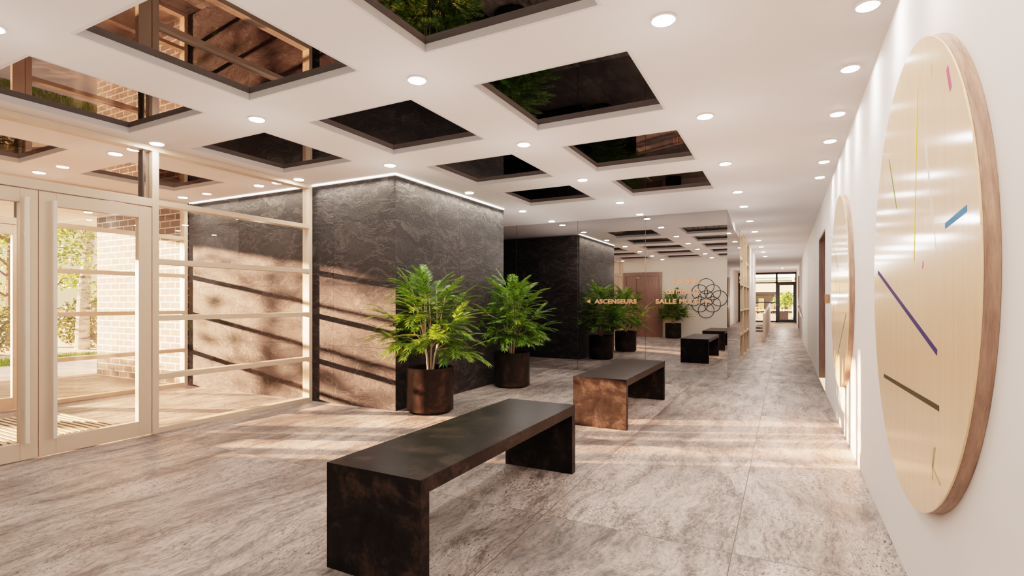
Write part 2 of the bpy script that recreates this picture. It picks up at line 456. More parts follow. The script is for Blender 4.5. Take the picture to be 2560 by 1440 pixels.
struct(boxo('baseboard_right', 'white_wall', (XR - .004, XR, DY1, 23.8, 0, .09)))

# ------------------------------------------------------------------ recessed mirror coffers
ROWN = ['line nearest the long white wall', 'middle line', 'line beside the glazed partition', 'line inside the glazed vestibule']
def coffer(r, c, proto=[None]):
    (x0, x1), (y0, y1) = RX[r], CY[c]
    w, d = x1 - x0, y1 - y0; dep = .047
    o = empty('mirror_coffer', ((x0 + x1) / 2, (y0 + y1) / 2, H))
    a, b = w / 2, d / 2
    k = MB(); t = .02
    k.box(-a - t, -a, -b - t, b + t, -.0005, dep + .02); k.box(a, a + t, -b - t, b + t, -.0005, dep + .02)
    k.box(-a, a, -b - t, -b, -.0005, dep + .02); k.box(-a, a, b, b + t, -.0005, dep + .02)
    k.build('rim', 'trim_white', o)
    k = MB(); k.box(-a, a, -b, b, dep, dep + .012); k.build('mirror_tile', 'coffer_mirror', o)
    n = {0: 5, 1: 5, 2: 3, 3: 3}[r]
    pos = ['nearest the emblem wall', 'second from the emblem wall', 'third from the emblem wall', 'second from the mirror wall', 'nearest the mirror wall'][c] if n == 5 else ['nearest the emblem wall', 'in between', 'nearest the stone core'][c]
    tag(o, 'mirrored ceiling coffer in the %s, %s' % (ROWN[r], pos), 'ceiling mirror', 'mirrored ceiling coffers')
for r in range(4):
    for c in range(5):
        if (RX[r][0], CY[c][0]) in CELLS: coffer(r, c)

# ------------------------------------------------------------------ downlights
def spot(name, loc, energy, angle, blend, parent, rad=.05, col=(1, .88, .80)):
    l = bpy.data.lights.new(name, 'SPOT'); l.energy = energy; l.spot_size = radians(angle); l.spot_blend = blend
    l.shadow_soft_size = rad; l.color = col
    o = bpy.data.objects.new(name, l); COL.objects.link(o); o.parent = parent; o.location = loc
    return o
_lens = {}
def downlight(x, y, label, energy=11, angle=150, blend=.7, rad=.068, lit=True, zc=H, drop=.75):
    o = empty('downlight', (x, y, zc))
    if not _lens:
        k = MB(); k.lathe([(1, .0), (1, -.010), (.93, -.014), (.80, -.012), (.80, .0)], 32, cap=False); a = k.build('trim_ring', 'lamp_ring', smooth=True)
        k = MB(); k.lathe([(.79, -.017), (.80, -.016), (.8, -.005)], 32); b = k.build('lens', 'lamp_lens')
        _lens['a'] = a; _lens['b'] = b
    else:
        a, b = _lens['a'].copy(), _lens['b'].copy(); COL.objects.link(a); COL.objects.link(b)
    for p in (a, b): p.parent = o; p.scale = (rad, rad, 1)
    if lit == 'spot': spot('bulb_or_fill', (0, 0, -.03), energy, angle, blend, o)
    elif lit:
        l = bpy.data.lights.new('bulb_or_fill', 'POINT'); l.energy = energy; l.shadow_soft_size = 0.0; l.color = (1, .87, .795)  # unseen fill lamp added well below the fitting to brighten the ceiling
        b = bpy.data.objects.new('bulb_or_fill', l); COL.objects.link(b); b.parent = o; b.location = (0, 0, -drop)
    return tag(o, label, 'ceiling light', 'round ceiling downlights')
YL = [-.41, 1.2, 2.807, 4.42, 6.03, 7.66, 8.86]
LX = [(-.567, 'between the wide passage and the nearest coffers', 7), (-2.18, 'between the two longest coffer lines', 7), (-3.80, 'between the middle coffers and the partition-side coffers', 7),
      (-5.215, 'close along the glazed partition', 4), (-5.94, 'just inside the vestibule glass', 4), (-7.57, 'along the outer vestibule glass', 4)]
for x, where, n in LX:
    for i in range(n):
        near = (x == -3.80 and YL[i] == 6.03) or x == -5.215
        downlight(x, YL[i], energy=4.5 if x < -5.5 else 9.5, lit='spot' if near else True, angle=100 if near else 150, label='round white downlight %s, %s from the emblem wall' % (where, ORD[i]))
for i, y in enumerate([-.05, .75, 1.55, 2.35, 3.144, 3.94, 4.845, 5.63, 6.43, 7.21]):
    downlight(.367, y, 'round downlight grazing the long white wall, %s from the emblem wall' % ORD[i], energy=22, angle=118, blend=.9, rad=.058, lit='spot')
for i, y in enumerate([10.51, 12.16, 13.93, 15.58, 17.22, 18.9]):
    downlight(-.57, y, 'round downlight over the corridor past the mirror, %s from the mirror end' % ORD[i], energy=8 if i < 5 else 24, drop=.75 if i < 5 else 1.3)
for i, (x, y) in enumerate([(-1.6, 25.6), (-.1, 25.8)]):
    downlight(x, y, 'faint far downlight above the steps, on the %s side' % ('stair' if i == 0 else 'ramp'), energy=45, drop=1.5)
for i, (x, y) in enumerate([(-10.2, 2.8), (-10.2, 4.42)]):
    downlight(x, y, 'round downlight in the porch soffit outside, the %s the brick wall' % ('one away from' if i == 0 else 'one beside'), energy=8, lit=False)

# LED strip round the top of the core
m = MB()
m.box(XO + .04, XC + .012, YC0 - .012, YC0 + .002, H - .013, H - .003); m.box(XC - .002, XC + .012, YC0, YC1, H - .013, H - .003)
tag(m.build('light_strip', 'led'), 'thin glowing strip light along the top edge of the dark stone core', 'light')
m = bpy.data.lights.new('cove_light', 'AREA'); m.shape = 'RECTANGLE'; m.size = 2.6; m.size_y = .03; m.energy = 16; m.color = (1, .9, .75)
for nm, loc, rot, L, e in (('cove_light', (XC + .055, (YC0 + YC1) / 2, H - .045), (0, radians(14), radians(0)), 2.6, 22), ('cove_light', (-4.64, YC0 - .055, H - .045), (radians(14), 0, 0), 1.2, 9), ('cove_light', (-6.695, YC0 - .055, H - .045), (radians(14), 0, 0), 2.42, 18)):
    l = bpy.data.lights.new(nm, 'AREA'); l.shape = 'RECTANGLE'; l.energy = e; l.color = (1, .9, .75); l.spread = radians(105)
    l.size = .03 if L == 2.6 else L; l.size_y = L if L == 2.6 else .03
    o = bpy.data.objects.new(nm, l); COL.objects.link(o); o.location = loc; o.rotation_euler = rot
    o.parent = bpy.data.objects['light_strip']

# ------------------------------------------------------------------ glazed partition and doors
ZR = [1.265 + z for z in (.955, .39, -.158, -.725, -1.24)]
def glazed_line(name, face, y0, y1, posts, railspans, doorspan, label, depth=PD):
    """a glazed wall in the plane x = face, running along y; the transom sits over the door span"""
    o = empty(name, (face, 0, 0)); struct(o, label)
    for (a, b) in posts:
        k = MB(); k.box(-depth, 0, a, b, 0, H - .0505); k.build('post', 'cream_metal', o, bevel=.003)
    for (a, b) in railspans:
        for i, z in enumerate(ZR):
            h = .026
            k = MB(); k.box(-depth + .005, -.004, a, b, max(0, z - h), z + h); k.build('rail', 'cream_metal', o, bevel=.002)
    k = MB(); k.box(-depth, 0, y0, y1, H - .05, H); k.build('head_rail', 'cream_metal', o, bevel=.003)
    a, b = doorspan
    k = MB(); k.box(-depth + .003, -.002, a, b, 2.173, 2.25); k.build('transom', 'cream_metal', o, bevel=.003)
    k = MB(); k.box(-depth + .01, -.03, b - .07, b - .055, 2.251, H - .051); k.build('seal', 'seal', o)
    zs = sorted(ZR)
    for (a, b) in railspans:
        edges = [(zs[i] + .026, zs[i + 1] - .026) for i in range(4)] + [(zs[4] + .026, H - .05)]
        for (e, f) in edges:
            k = MB(); k.box(-.066, -.060, a, b, e, f); k.build('pane', 'glass', o)
    k = MB(); k.box(-.066, -.060, doorspan[0], doorspan[1], 2.25, H - .05); k.build('pane', 'glass', o)
    return o
def door_leaf(name, face, y0, y1, hinge_right, label, handle=True, depth=.06):
    o = empty(name, (face - .005, 0, 0)); struct(o, label)
    st = .113
    k = MB()
    top, bot = 2.165, .008
    g0, g1 = y0 + st, y1 - st
    k.box(-depth, 0, y0, g0, bot, top); k.box(-depth, 0, g1, y1, bot, top)
    k.box(-depth, 0, g0, g1, bot, .145); k.box(-depth, 0, g0, g1, 2.055, top)
    k.build('frame', 'cream_metal', o, bevel=.003)
    k = MB(); k.box(-.034, -.028, g0, g1, .145, 2.055); k.build('pane', 'glass', o)
    if handle:
        hy = y0 + .085 if hinge_right else y1 - .085
        k = MB(); k.box(.035, .06, hy - .014, hy + .014, .145, 2.095)
        for z in (.4, 1.8): k.box(0, .035, hy - .008, hy + .008, z, z + .02)
        k.build('pull_handle', 'pale_metal', o, bevel=.002)
    return o
PO = [(YB, YB + .05), (1.07, 1.12), (2.84, 2.9), (4.695, 4.745)]
glazed_line('window_1', XP, YB, 4.745, PO, [(YB + .05, 1.07), (2.9, 4.695)], (1.12, 2.84), 'cream metal and glass partition with horizontal bars beside the entrance doors')
glazed_line('window_2', XO, YB, 4.745, PO, [(YB + .05, 1.07), (2.9, 4.695)], (1.12, 2.84), 'outer cream metal glazing of the vestibule')
door_leaf('door_1', XP, 1.985, 2.836, True, 'inner cream glazed entrance door beside the barred partition')
door_leaf('door_2', XP, 1.124, 1.979, False, 'inner cream glazed entrance door cut by the photo edge')
door_leaf('door_3', XO, 1.985, 2.836, True, 'outer cream glazed door across the vestibule', False)
door_leaf('door_4', XO, 1.124, 1.979, False, 'outer cream glazed door, farther leaf', False)
# ribbed entrance mat
o = empty('entrance_mat', (-6.75, 1.6, 0))
k = MB(); k.box(-.70, .70, -1.3, 1.29, .001, .006); k.build('backing', 'mat_base', o)
k = MB()
for i in range(46):
    y = -1.28 + i * .056; k.box(-.69, .69, y, y + .03, .006, .016)
k.build('ribbing', 'mat_rib', o)
tag(o, 'ribbed metal entrance mat inside the glazed vestibule', 'doormat')

# ------------------------------------------------------------------ mirror wall
seams = [-8.0, -7.14, -5.9, -4.66, -3.39, -2.15, -.83]
names = ['farthest left, behind the stone core', 'second from the hall end, behind the stone core', 'partly hidden behind the stone core', 'showing the dark side of the stone core',
         'with the lettering for the lifts and reflected plants', 'with the pool and gym lettering beside the corridor']
for i in range(6):
    a, b = seams[i], seams[i + 1]
    o = boxo('tall_mirror', 'mirror', (a + (.003 if i else 0), b - (.003 if i < 5 else 0), YM, YM + .012, 0, H))
    tag(o, 'tall grey mirror panel %s' % names[i], 'mirror', 'floor to ceiling mirror panels')
m = MB(); q = [(9.134, 0), (11.83, 0), (11.83, H), (11.80, CH + 1.316), (10.39, CH + 1.316), (9.134, H)]
x0, x1 = -.842, -.83
m.add([(x1, y, z) for y, z in q] + [(x0, y, z) for y, z in q], [(0, 1, 2, 3, 4, 5), (11, 10, 9, 8, 7, 6)] + [(i, i + 6, (i + 1) % 6 + 6, (i + 1) % 6) for i in range(6)])
tag(m.build('tall_mirror', 'mirror'), 'mirror return panel facing the long white wall, beside the pale shelving', 'mirror', 'floor to ceiling mirror panels')
m = MB(); m.add([(-.842, 9.15, 0), (-.842, 9.15, H), (-.842, 11.83, H), (-.842, 11.83, 0)], [(0, 1, 2, 3)])
m.box(-.8418, -.8415, 9.14, 11.83, CH + 1.30, H)
struct(m.build('trim_2', 'ceiling'))
m = MB()
for s in seams[1:-1]: m.box(s - .003, s + .003, YM + .001, YM + .006, 0, H)
struct(m.build('trim_3', 'seal'))

# lettering
def text_mesh(body, x0, x1, zb, zt, y, mat, parent, name='letters', flip=False, depth=.008, bold=.032):
    cu = bpy.data.curves.new('txt', 'FONT'); cu.body = body; cu.extrude = .05; cu.offset = bold; cu.size = 1
    cu.space_character = 1.04
    to = bpy.data.objects.new('txt', cu); COL.objects.link(to)
    dg = bpy.context.evaluated_depsgraph_get()
    me = bpy.data.meshes.new_from_object(to.evaluated_get(dg))
    bpy.data.objects.remove(to)
    xs = [v.co.x for v in me.vertices]; ys = [v.co.y for v in me.vertices]
    ax, bx, ay, by = min(xs), max(xs), min(ys), max(ys)
    for v in me.vertices:
        u = (v.co.x - ax) / (bx - ax); w = (v.co.y - ay) / (by - ay); d = (v.co.z + .05) / .1
        if flip: v.co = Vector((x1 - u * (x1 - x0), y + d * depth, zb + w * (zt - zb)))
        else: v.co = Vector((x0 + u * (x1 - x0), y - d * depth, zb + w * (zt - zb)))
    me.materials.clear(); me.materials.append(M[mat]); me.update()
    o = bpy.data.objects.new(name, me); COL.objects.link(o); o.parent = parent
    return o
def sign(label, lines, arrow=None):
    o = empty('wall_sign', (0, 0, 0))
    for body, x0, x1, z0, z1 in lines: text_mesh(body, x0, x1, CH + z0, CH + z1, YM - .004, 'copper', o)
    if arrow:
        xt, xb, zc, hh = arrow; k = MB(); z = CH + zc
        k.add([(xt, YM - .012, z), (xb, YM - .012, z + hh), (xb, YM - .012, z - hh), (xt, YM - .004, z), (xb, YM - .004, z + hh), (xb, YM - .004, z - hh)],
              [(0, 1, 2), (3, 5, 4), (0, 3, 4, 1), (1, 4, 5, 2), (2, 5, 3, 0)])
        k.build('arrow', 'copper', o)
    tag(o, label, 'sign', 'copper lettering on the mirror wall')
sign('copper lettering ASCENSEURS with a left-pointing arrow on the mirror', [('ASCENSEURS', -3.065, -2.299, -.033, .046)], (-3.216, -3.148, .008, .036))
sign('copper lettering PISCINE, topmost of the three lines on the mirror', [('PISCINE', -1.68, -1.247, .297, .386)])
sign('copper lettering GYMNASE, middle of the three lines on the mirror', [('GYMNASE', -1.80, -1.247, .132, .214)])
sign('copper lettering SALLE MULTI with a right-pointing arrow on the mirror', [('SALLE', -1.972, -1.625, -.033, .048), ('MULTI', -1.575, -1.25, -.033, .048)], (-1.091, -1.165, .008, .042))

# ------------------------------------------------------------------ wall behind the camera (seen in the mirror)
o = empty('door_5', (-4.61, YB, 0)); struct(o, 'brown wooden mail room door in the cream wall')
k = MB(); k.box(-.70, -.60, 0, .05, 0, 2.33); k.box(.60, .70, 0, .05, 0, 2.33); k.box(-.60, .60, 0, .05, 2.2, 2.33); k.build('frame', 'brown_door', o, bevel=.003)
k = MB(); k.box(-.21, .59, 0, .035, .01, 2.19); k.build('leaf', 'brown_door', o, bevel=.003)
k = MB(); k.box(-.59, -.22, 0, .035, .01, 2.19); k.build('side_leaf', 'brown_door', o, bevel=.003)
k = MB(); k.tube([(.12, .035, .94), (.12, .08, .94)], .011); k.tube([(.12, .08, .94), (.23, .08, .94)], .009); k.lathe([(.022, 0), (.022, .006)], 20, (.12, .04, .85)); k.build('handle', 'steel', o)
ex0, ex1, ez0, ez1 = -.225, -.03, CH + .235, CH + .37
k = MB(); t = .006; y = .037
k.box(ex0, ex1, y, y + .004, ez0, ez0 + t); k.box(ex0, ex1, y, y + .004, ez1 - t, ez1); k.box(ex0, ex0 + t, y, y + .004, ez0, ez1); k.box(ex1 - t, ex1, y, y + .004, ez0, ez1)
xm = (ex0 + ex1) / 2
for xa in (ex0, ex1):
    a = Vector((xa, y + .002, ez1 - .003)); b = Vector((xm, y + .002, ez0 + .045)); d = (b - a); n = Vector((d.z, 0, -d.x)).normalized()
    k.obox((a + b) / 2, d / 2, n * .003, (0, .002, 0))
k.build('envelope_icon', 'black_ink', o)
text_mesh('POSTE', -.265, -.005, CH + .06, CH + .135, .037, 'black_ink', o, 'letters', flip=True, depth=.003)
k = MB(); k.box(-.24, -.10, .035, .06, 2.12, 2.16); k.build('door_closer', 'steel', o)

o = empty('wall_emblem', (-2.42, YB + .012, CH + .123))
a_, r_ = .209, .262
for (i, j) in [(0, 2), (-1, 1), (1, 1), (-2, 0), (0, 0), (2, 0), (-1, -1), (1, -1), (0, -2)]:
    k = MB(); c = Vector((i * a_, 0, j * a_))
    k.tube([c + Vector((cos(t * pi / 32) * r_, 0, sin(t * pi / 32) * r_)) for t in range(64)], .0105, 8, True)
    k.build('ring', 'black_ink', o, smooth=True)
tag(o, 'black wall emblem of nine interlaced rings on the cream wall', 'wall emblem')

# ------------------------------------------------------------------ benches
def make_bench():
    o = empty('bench', (0, 0, 0))
    w, L, h, t = .555, 1.86, .50, .062
    hs = h - .068
    def prism(poly):
        k = MB(); n = len(poly)
        k.add([(0, y, z) for y, z in poly] + [(w, y, z) for y, z in poly], [tuple(range(n)), tuple(range(n, 2 * n))[::-1]] + [(i, (i + 1) % n, (i + 1) % n + n, i + n) for i in range(n)])
        return k
    prism([(0, h), (L, h), (L - t, hs), (t, hs)]).build('seat', 'bench', o)
    prism([(0, 0), (0, h), (t, hs), (t, 0)]).build('leg', 'bench', o)
    prism([(L - t, 0), (L - t, hs), (L, h), (L, 0)]).build('leg', 'bench', o)
    return o
b1 = make_bench(); b1.location = (-1.938, 1.805, 0)
tag(b1, 'dark bronze-coloured slab bench closest to the viewer', 'bench', 'slab benches in the middle of the lobby')
b2 = copy_tree(b1); b2.location = (-1.934, 5.066, 0)
b2['label'] = 'dark bronze-coloured slab bench standing in front of the mirror wall'

# ------------------------------------------------------------------ potted palms
def make_palm(seed, label, loc, rz=0.0, dens=1.0):
    R = random.Random(seed)
    o = empty('potted_palm', loc, rz)
    r, h = .268, .515
    k = MB()
    k.lathe([(r - .035, 0), (r - .03, .012), (r, .03), (r, h), (r - .014, h), (r - .014, h - .10), (.0, h - .10)], 64, cap=False)
    k.add([((r - .035) * cos(2 * pi * i / 64), (r - .035) * sin(2 * pi * i / 64), 0) for i in range(64)], [tuple(range(64))[::-1]])
    k.build('planter', 'pot', o, smooth=True)
    k = MB(); n = 24
    ring = [[((r - .016) * q * cos(2 * pi * i / n), (r - .016) * q * sin(2 * pi * i / n), h - .065 + R.uniform(-.008, .008)) for i in range(n)] for q in (1, .7, .35)]
    vs = sum(ring, []) + [(0, 0, h - .06)]
    fs = []
    for a in range(2):
        for i in range(n): fs.append((a * n + i, a * n + (i + 1) % n, (a + 1) * n + (i + 1) % n, (a + 1) * n + i))
    for i in range(n): fs.append((2 * n + i, 2 * n + (i + 1) % n, 3 * n))
    k.add(vs, fs); k.build('soil', 'soil', o)
    leaves = MB()
    base = Vector((0, 0, h - .07))
    tips = []
    nst = 4
    for s in range(nst):
        st = MB()
        az = 2 * pi * s / nst + R.uniform(-.4, .4)
        b0 = base + Vector((cos(az) * .028, sin(az) * .028, 0))
        top = Vector((cos(az) * R.uniform(.05, .10), sin(az) * R.uniform(.05, .10), h + R.uniform(.24, .34)))
        mid = (b0 + top) / 2 + Vector((cos(az) * -.01, sin(az) * -.01, 0))
        st.tube([b0, mid, top], [.0135, .011, .009], 8)
        for q in range(6):
            a2 = az + [.5, -.5, .3, -.6, .65, 0][q] + R.uniform(-.25, .25)
            spread = [.07, .20, .33, .42, .40, .34][q] * R.uniform(.85, 1.1)
            zt = h + [.96, .88, .73, .54, .36, .20][q] + R.uniform(-.07, .05)
            e = Vector((cos(a2) * spread, sin(a2) * spread, zt))
            st0 = b0.lerp(top, R.uniform(.75, 1.0))
            m1 = st0.lerp(e, .5) + Vector((0, 0, .05))
            st.tube([st0, m1, e], [.007, .0055, .0035], 6)
            tips.append((st0, m1, e, a2))
        st.build('stem', 'bark', o, smooth=True)
    def leaflet(p, d, nrm, L, w):
        d = d.normalized(); sd = d.cross(nrm).normalized(); up = sd.cross(d)
        m1 = p + d * L * .38 - Vector((0, 0, L * .03)); e = p + d * L - Vector((0, 0, L * .16))
        leaves.add([p, m1 + sd * w, e, m1 - sd * w, m1 - up * w * .35], [(0, 1, 4), (1, 2, 4), (0, 4, 3), (4, 2, 3)])
    def frond(p, az, el, L):
        n = 10; pts = [p]; d = Vector((cos(az) * cos(el), sin(az) * cos(el), sin(el)))
        droop = R.uniform(.35, .95)
        for i in range(n):
            el -= droop / n; d = Vector((cos(az) * cos(el), sin(az) * cos(el), sin(el)))
            pts.append(pts[-1] + d * L / n)
        leaves.tube(pts, [.0035 * (1 - .8 * i / n) for i in range(n + 1)], 4)
        for i in range(2, n + 1):
            t = i / n; d = (pts[i] - pts[i - 1]).normalized()
            sd = d.cross(Vector((0, 0, 1)))
            if sd.length < 1e-3: sd = Vector((1, 0, 0))
            sd.normalize(); up = sd.cross(d)
            ll = L * (.37 - .22 * abs(t - .42)) * R.uniform(.85, 1.1)
            for sg in (-1, 1):
                for hf in (0, .5):
                    pp = pts[i].lerp(pts[i - 1], hf)
                    dd = d * (.75 + .5 * t) + sd * sg * 1.0 + up * R.uniform(-.05, .2)
                    leaflet(pp, dd, up, ll, .006)
        leaflet(pts[-1], d, up, L * .22, .0065)
    for (s0, m1, e, a2) in tips:
        hgt = (e.z - h)
        for f in range(int(13 * dens)):
            t = .30 + .70 * f / 12
            p = (s0 * (1 - t) ** 2 + m1 * 2 * t * (1 - t) + e * t * t)
            az = a2 + (f % 2 * 2 - 1) * R.uniform(.3, 1.8) if f < 10 else a2 + R.uniform(-.6, .6)
            el = (-.12 + 1.15 * t * (.25 + hgt * .8)) + R.uniform(-.2, .25)
            frond(p, az, el, R.uniform(.23, .36))
        frond(e, a2, R.uniform(.5, .8) + hgt * .5, R.uniform(.24, .32))
    def clear(v):
        x, y, z = v[0] + loc[0], v[1] + loc[1], v[2]
        if loc[1] > 0:
            if y > YC0 - .02 and x < XC + .03: x = XC + .03 + (x - XC - .03) * .04
        elif y < YB + .03: y = YB + .03 + (y - YB - .03) * .04
        return (x - loc[0], y - loc[1], z)
    leaves.v = [clear(v) for v in leaves.v]
    leaves.build('foliage', 'palm_leaf', o)
    return tag(o, label, 'potted plant', 'potted palms in dark round planters')
make_palm(5, 'leafy green palm in a dark round planter at the corner of the stone core', (-3.64, 4.93, 0))
make_palm(11, 'leafy green palm in a dark round planter between stone core and mirror wall', (-3.64, 6.97, 0))
make_palm(23, 'leafy green palm in a dark round planter standing by the emblem wall', (-3.45, YB + .42, 0))

# ------------------------------------------------------------------ wooden discs
XF = .458
def disc(yc, R_, label, stripes, knot=None):
    o = empty('wall_disc', (XR, yc, CH + .1))
    t = XF - XR                                  # negative: toward the room
    k = MB(); k.lathe([(R_ - .001, t + .006), (R_, t + .004), (R_, t + .001), (R_ - .001, t)], 128, (0, 0, 0), 'x'); k.build('face_panel', 'birch', o)
    k = MB(); k.lathe([(R_ - .02, t + .0065), (R_ - .0005, t + .0065), (R_ - .0005, -.001), (R_ - .02, -.001), (R_ - .02, t + .0065)], 128, (0, 0, 0), 'x', cap=False)
    k.build('edge_band', 'walnut', o, smooth=True)
    for col, (ya, za), (yb, zb), w in stripes:
        a = Vector((t - .0004, ya - yc, za - .1)); b = Vector((t - .0004, yb - yc, zb - .1)); d = b - a
        n = Vector((0, -d.z, d.y)).normalized()
        k = MB(); k.obox((a + b) / 2, d / 2, n * w * .65, (.0003, 0, 0))
        s = k.build('stripe', 'stripe_' + col, o); s['label'] = '%s stripe' % col
    return tag(o, label, 'wall art', 'round wooden wall discs')
disc(2.726, .932, 'large round pale wooden disc with coloured stripes, nearer the viewer on the white wall', [
    ('orange', (2.319, .835), (2.319, .798), .009), ('pink', (2.12, .747), (2.079, .664), .018), ('yellow', (2.537, .823), (2.601, .164), .010),
    ('green', (3.17, .706), (2.971, .434), .012), ('white', (2.407, .579), (2.253, .166), .011), ('blue', (2.143, .244), (1.914, .266), .015),
    ('pink', (2.445, .152), (2.457, .125), .009), ('purple', (3.522, .166), (2.243, -.173), .017), ('olive', (3.323, -.385), (2.217, -.358), .015),
    ('tan', (2.269, -.498), (2.302, -.578), .010), ('tan', (2.302, -.578), (2.202, -.608), .008), ('tan', (2.308, -.624), (2.291, -.508), .006)])
disc(5.95, .918, 'large round pale wooden disc with coloured stripes, farther down the white wall', [
    ('green', (6.448, .566), (6.026, .331), .012), ('grey', (6.301, .265), (6.115, -.042), .012), ('white', (5.775, .204), (6.349, -.52), .010),
    ('green', (5.234, -.103), (6.16, -.584), .018), ('grey', (6.448, .04), (6.603, -.218), .010), ('lilac', (6.66, .06), (6.69, .03), .012)])

# ------------------------------------------------------------------ right wall door, sign, corridor furniture
o = empty('door_6', (XR, 0, 0)); struct(o, 'brown wood-lined doorway recessed in the long white wall')
k = MB(); k.box(.0, .18, DY1 - .035, DY1, 0, DZ); k.box(.0, .18, DY0, DY0 + .02, 0, DZ); k.box(.0, .18, DY0 + .02, DY1 - .035, DZ - .035, DZ); k.build('lining', 'brown_door', o)
k = MB(); k.box(.14, .18, DY0 + .02, DY1 - .035, 0.004, DZ - .035); k.build('leaf', 'brown_door', o)
k = MB(); k.tube([(.14, DY0 + .14, 1.0), (.09, DY0 + .14, 1.0), (.09, DY0 + .26, 1.0)], .01); k.build('handle', 'steel', o)
o = empty('bracket_sign', (XR, 7.75, CH + .038))
k = MB(); k.box(-.052, -.002, -.006, .006, -.058, .058); k.build('plate', 'copper_dark', o, bevel=.002)
k = MB(); k.box(-.008, 0, -.014, .014, -.05, .05); k.build('bracket', 'black_metal', o)
tag(o, 'small copper sign plate projecting from the white wall by the brown doorway', 'sign')
o = empty('door_7', (XR, 0, 0)); struct(o, 'flush white door in the long white wall')
k = MB(); k.box(-.006, 0, 14.25, 15.35, 0, 2.2); k.build('leaf', 'white_wall', o, bevel=.002)
o = empty('door_8', (XR, 0, 0)); struct(o, 'brown door far down the corridor')
k = MB(); k.box(-.03, 0, 23.8, 24.6, .2, 2.3); k.build('leaf', 'brown_door', o)
o = empty('handrail', (XR, 0, 0))
k = MB(); k.tube([(-.055, 18.4, .80), (-.055, 23.4, 1.085)], .022, 10); k.build('bar', 'pale_metal', o, smooth=True)
for y, z in ((18.7, .815), (20.9, .94), (23.1, 1.065)):
    k = MB(); k.tube([(-.055, y, z), (0, y, z - .04)], .009); k.build('bracket', 'pale_metal', o)
tag(o, 'pale sloping handrail on the wall beside the ramp', 'handrail')

o = empty('bookcase', (-.83, 11.86, 0))
L = 3.24; D = .38; t = .04
k = MB(); k.box(-D, -D + .02, 0, L, .0, H - .004); k.build('back_panel', 'shelf_wood', o)
zs = [.0, CH - .708 - .02, CH - .18 - .02, CH + .373 - .02, CH + .937 - .02, H - .045]
for i in range(4):
    y = i * (L - t) / 3; k = MB(); k.box(-D + .02, 0, y, y + t, 0, H - .004); k.build('upright', 'shelf_wood', o)
for z in zs:
    for i in range(3):
        y = i * (L - t) / 3; k = MB(); k.box(-D + .02, -.002, y + t, y + (L - t) / 3, z, z + t); k.build('shelf', 'shelf_wood', o)
tag(o, 'tall empty pale wooden shelving at the corridor entrance', 'shelving')

# ramp, steps, balustrade, far glazing
m = MB()
m.add([(-.62, 18.6, -.1), (XR, 18.6, -.1), (XR, 26, .235), (-.62, 26, .235), (-.62, 18.6, 0), (XR, 18.6, 0)], [(4, 5, 2, 3)])
m.box(-3.7, XR, 26, YF + .15, .0, .235); m.box(-3.7, -.62, 18.6, 24.5, -.1, 0); m.box(-3.7, -.62, 24.5, 25.25, 0, .08); m.box(-3.7, -.62, 25.25, 26, 0, .16)
m.add([(-.62, 18.6, 0), (-.62, 26, 0), (-.62, 26, .235)], [(0, 1, 2)])
struct(m.build('floor_ramp', 'floor'), 'ramp and low steps of the same stone at the corridor end')
struct(boxo('trim_4', 'white_paint', (-.5, XR - .01, 18.85, 18.98, 0.003, .012)))
struct(boxo('trim_5', 'white_paint', (-3.6, -.62, 24.46, 24.52, .06, .083)))
o = empty('balustrade', (-.6, 18.5, 0))
k = MB(); z0 = [0.0, .235]
vs = []
for x in (-.03, .03):
    vs += [(x, 0, .004), (x, 7.4, .24), (x, 7.4, 1.16), (x, 6.2, 1.16), (x, .0, .86)]
k.add(vs, [(0, 1, 2, 3, 4), (9, 8, 7, 6, 5)] + [(i, i + 5, (i + 1) % 5 + 5, (i + 1) % 5) for i in range(5)])
k.build('panel', 'rail_wood', o)
k = MB(); k.tube([(0, -.02, .87), (0, 6.2, 1.17), (0, 7.4, 1.17)], .035, 8); k.build('handrail_cap', 'pale_metal', o)
tag(o, 'solid pale wooden balustrade between the ramp and the low steps', 'balustrade')

o = empty('window_3', (0, YF, 0)); struct(o, 'black framed glazing at the far end of the corridor')
zf = .235
def fb(n, *b):
    k = MB(); k.box(*b); return k.build(n, 'black_metal', o)
fb('post', .45, XR, -.05, .05, zf, H); fb('post', -.42, -.33, -.05, .05, zf, H); fb('post', -2.0, -1.93, -.05, .05, zf, H); fb('post', -3.6, -3.52, -.05, .05, zf, H)
fb('rail', -3.6, XR, -.05, .05, H - .10, H); fb('rail', -3.6, XR, -.05, .05, zf, zf + .07)
fb('rail', -3.52, .45, -.05, .05, CH + .94, CH + 1.0)
for z in (.46, -.035, -.515): fb('rail', -3.52, -.42, -.04, .04, CH + z - .025, CH + z + .03)
k = MB(); k.box(-3.52, .45, -.006, .006, zf, H - .1); k.build('pane', 'glass', o)
o = empty('door_9', (0, YF, 0)); struct(o, 'black framed glazed door at the far end')
k = MB(); k.box(-.33, -.24, -.06, .06, zf + .03, CH + .94); k.box(.36, .45, -.06, .06, zf + .03, CH + .94); k.box(-.24, .36, -.06, .06, CH + .84, CH + .94); k.box(-.24, .36, -.06, .06, zf + .03, zf + .14); k.build('frame', 'black_metal', o)
k = MB(); k.tube([(-.29, -.07, CH - .16), (-.29, -.14, CH - .16), (-.42, -.14, CH - .16)], .014); k.build('handle', 'steel', o)

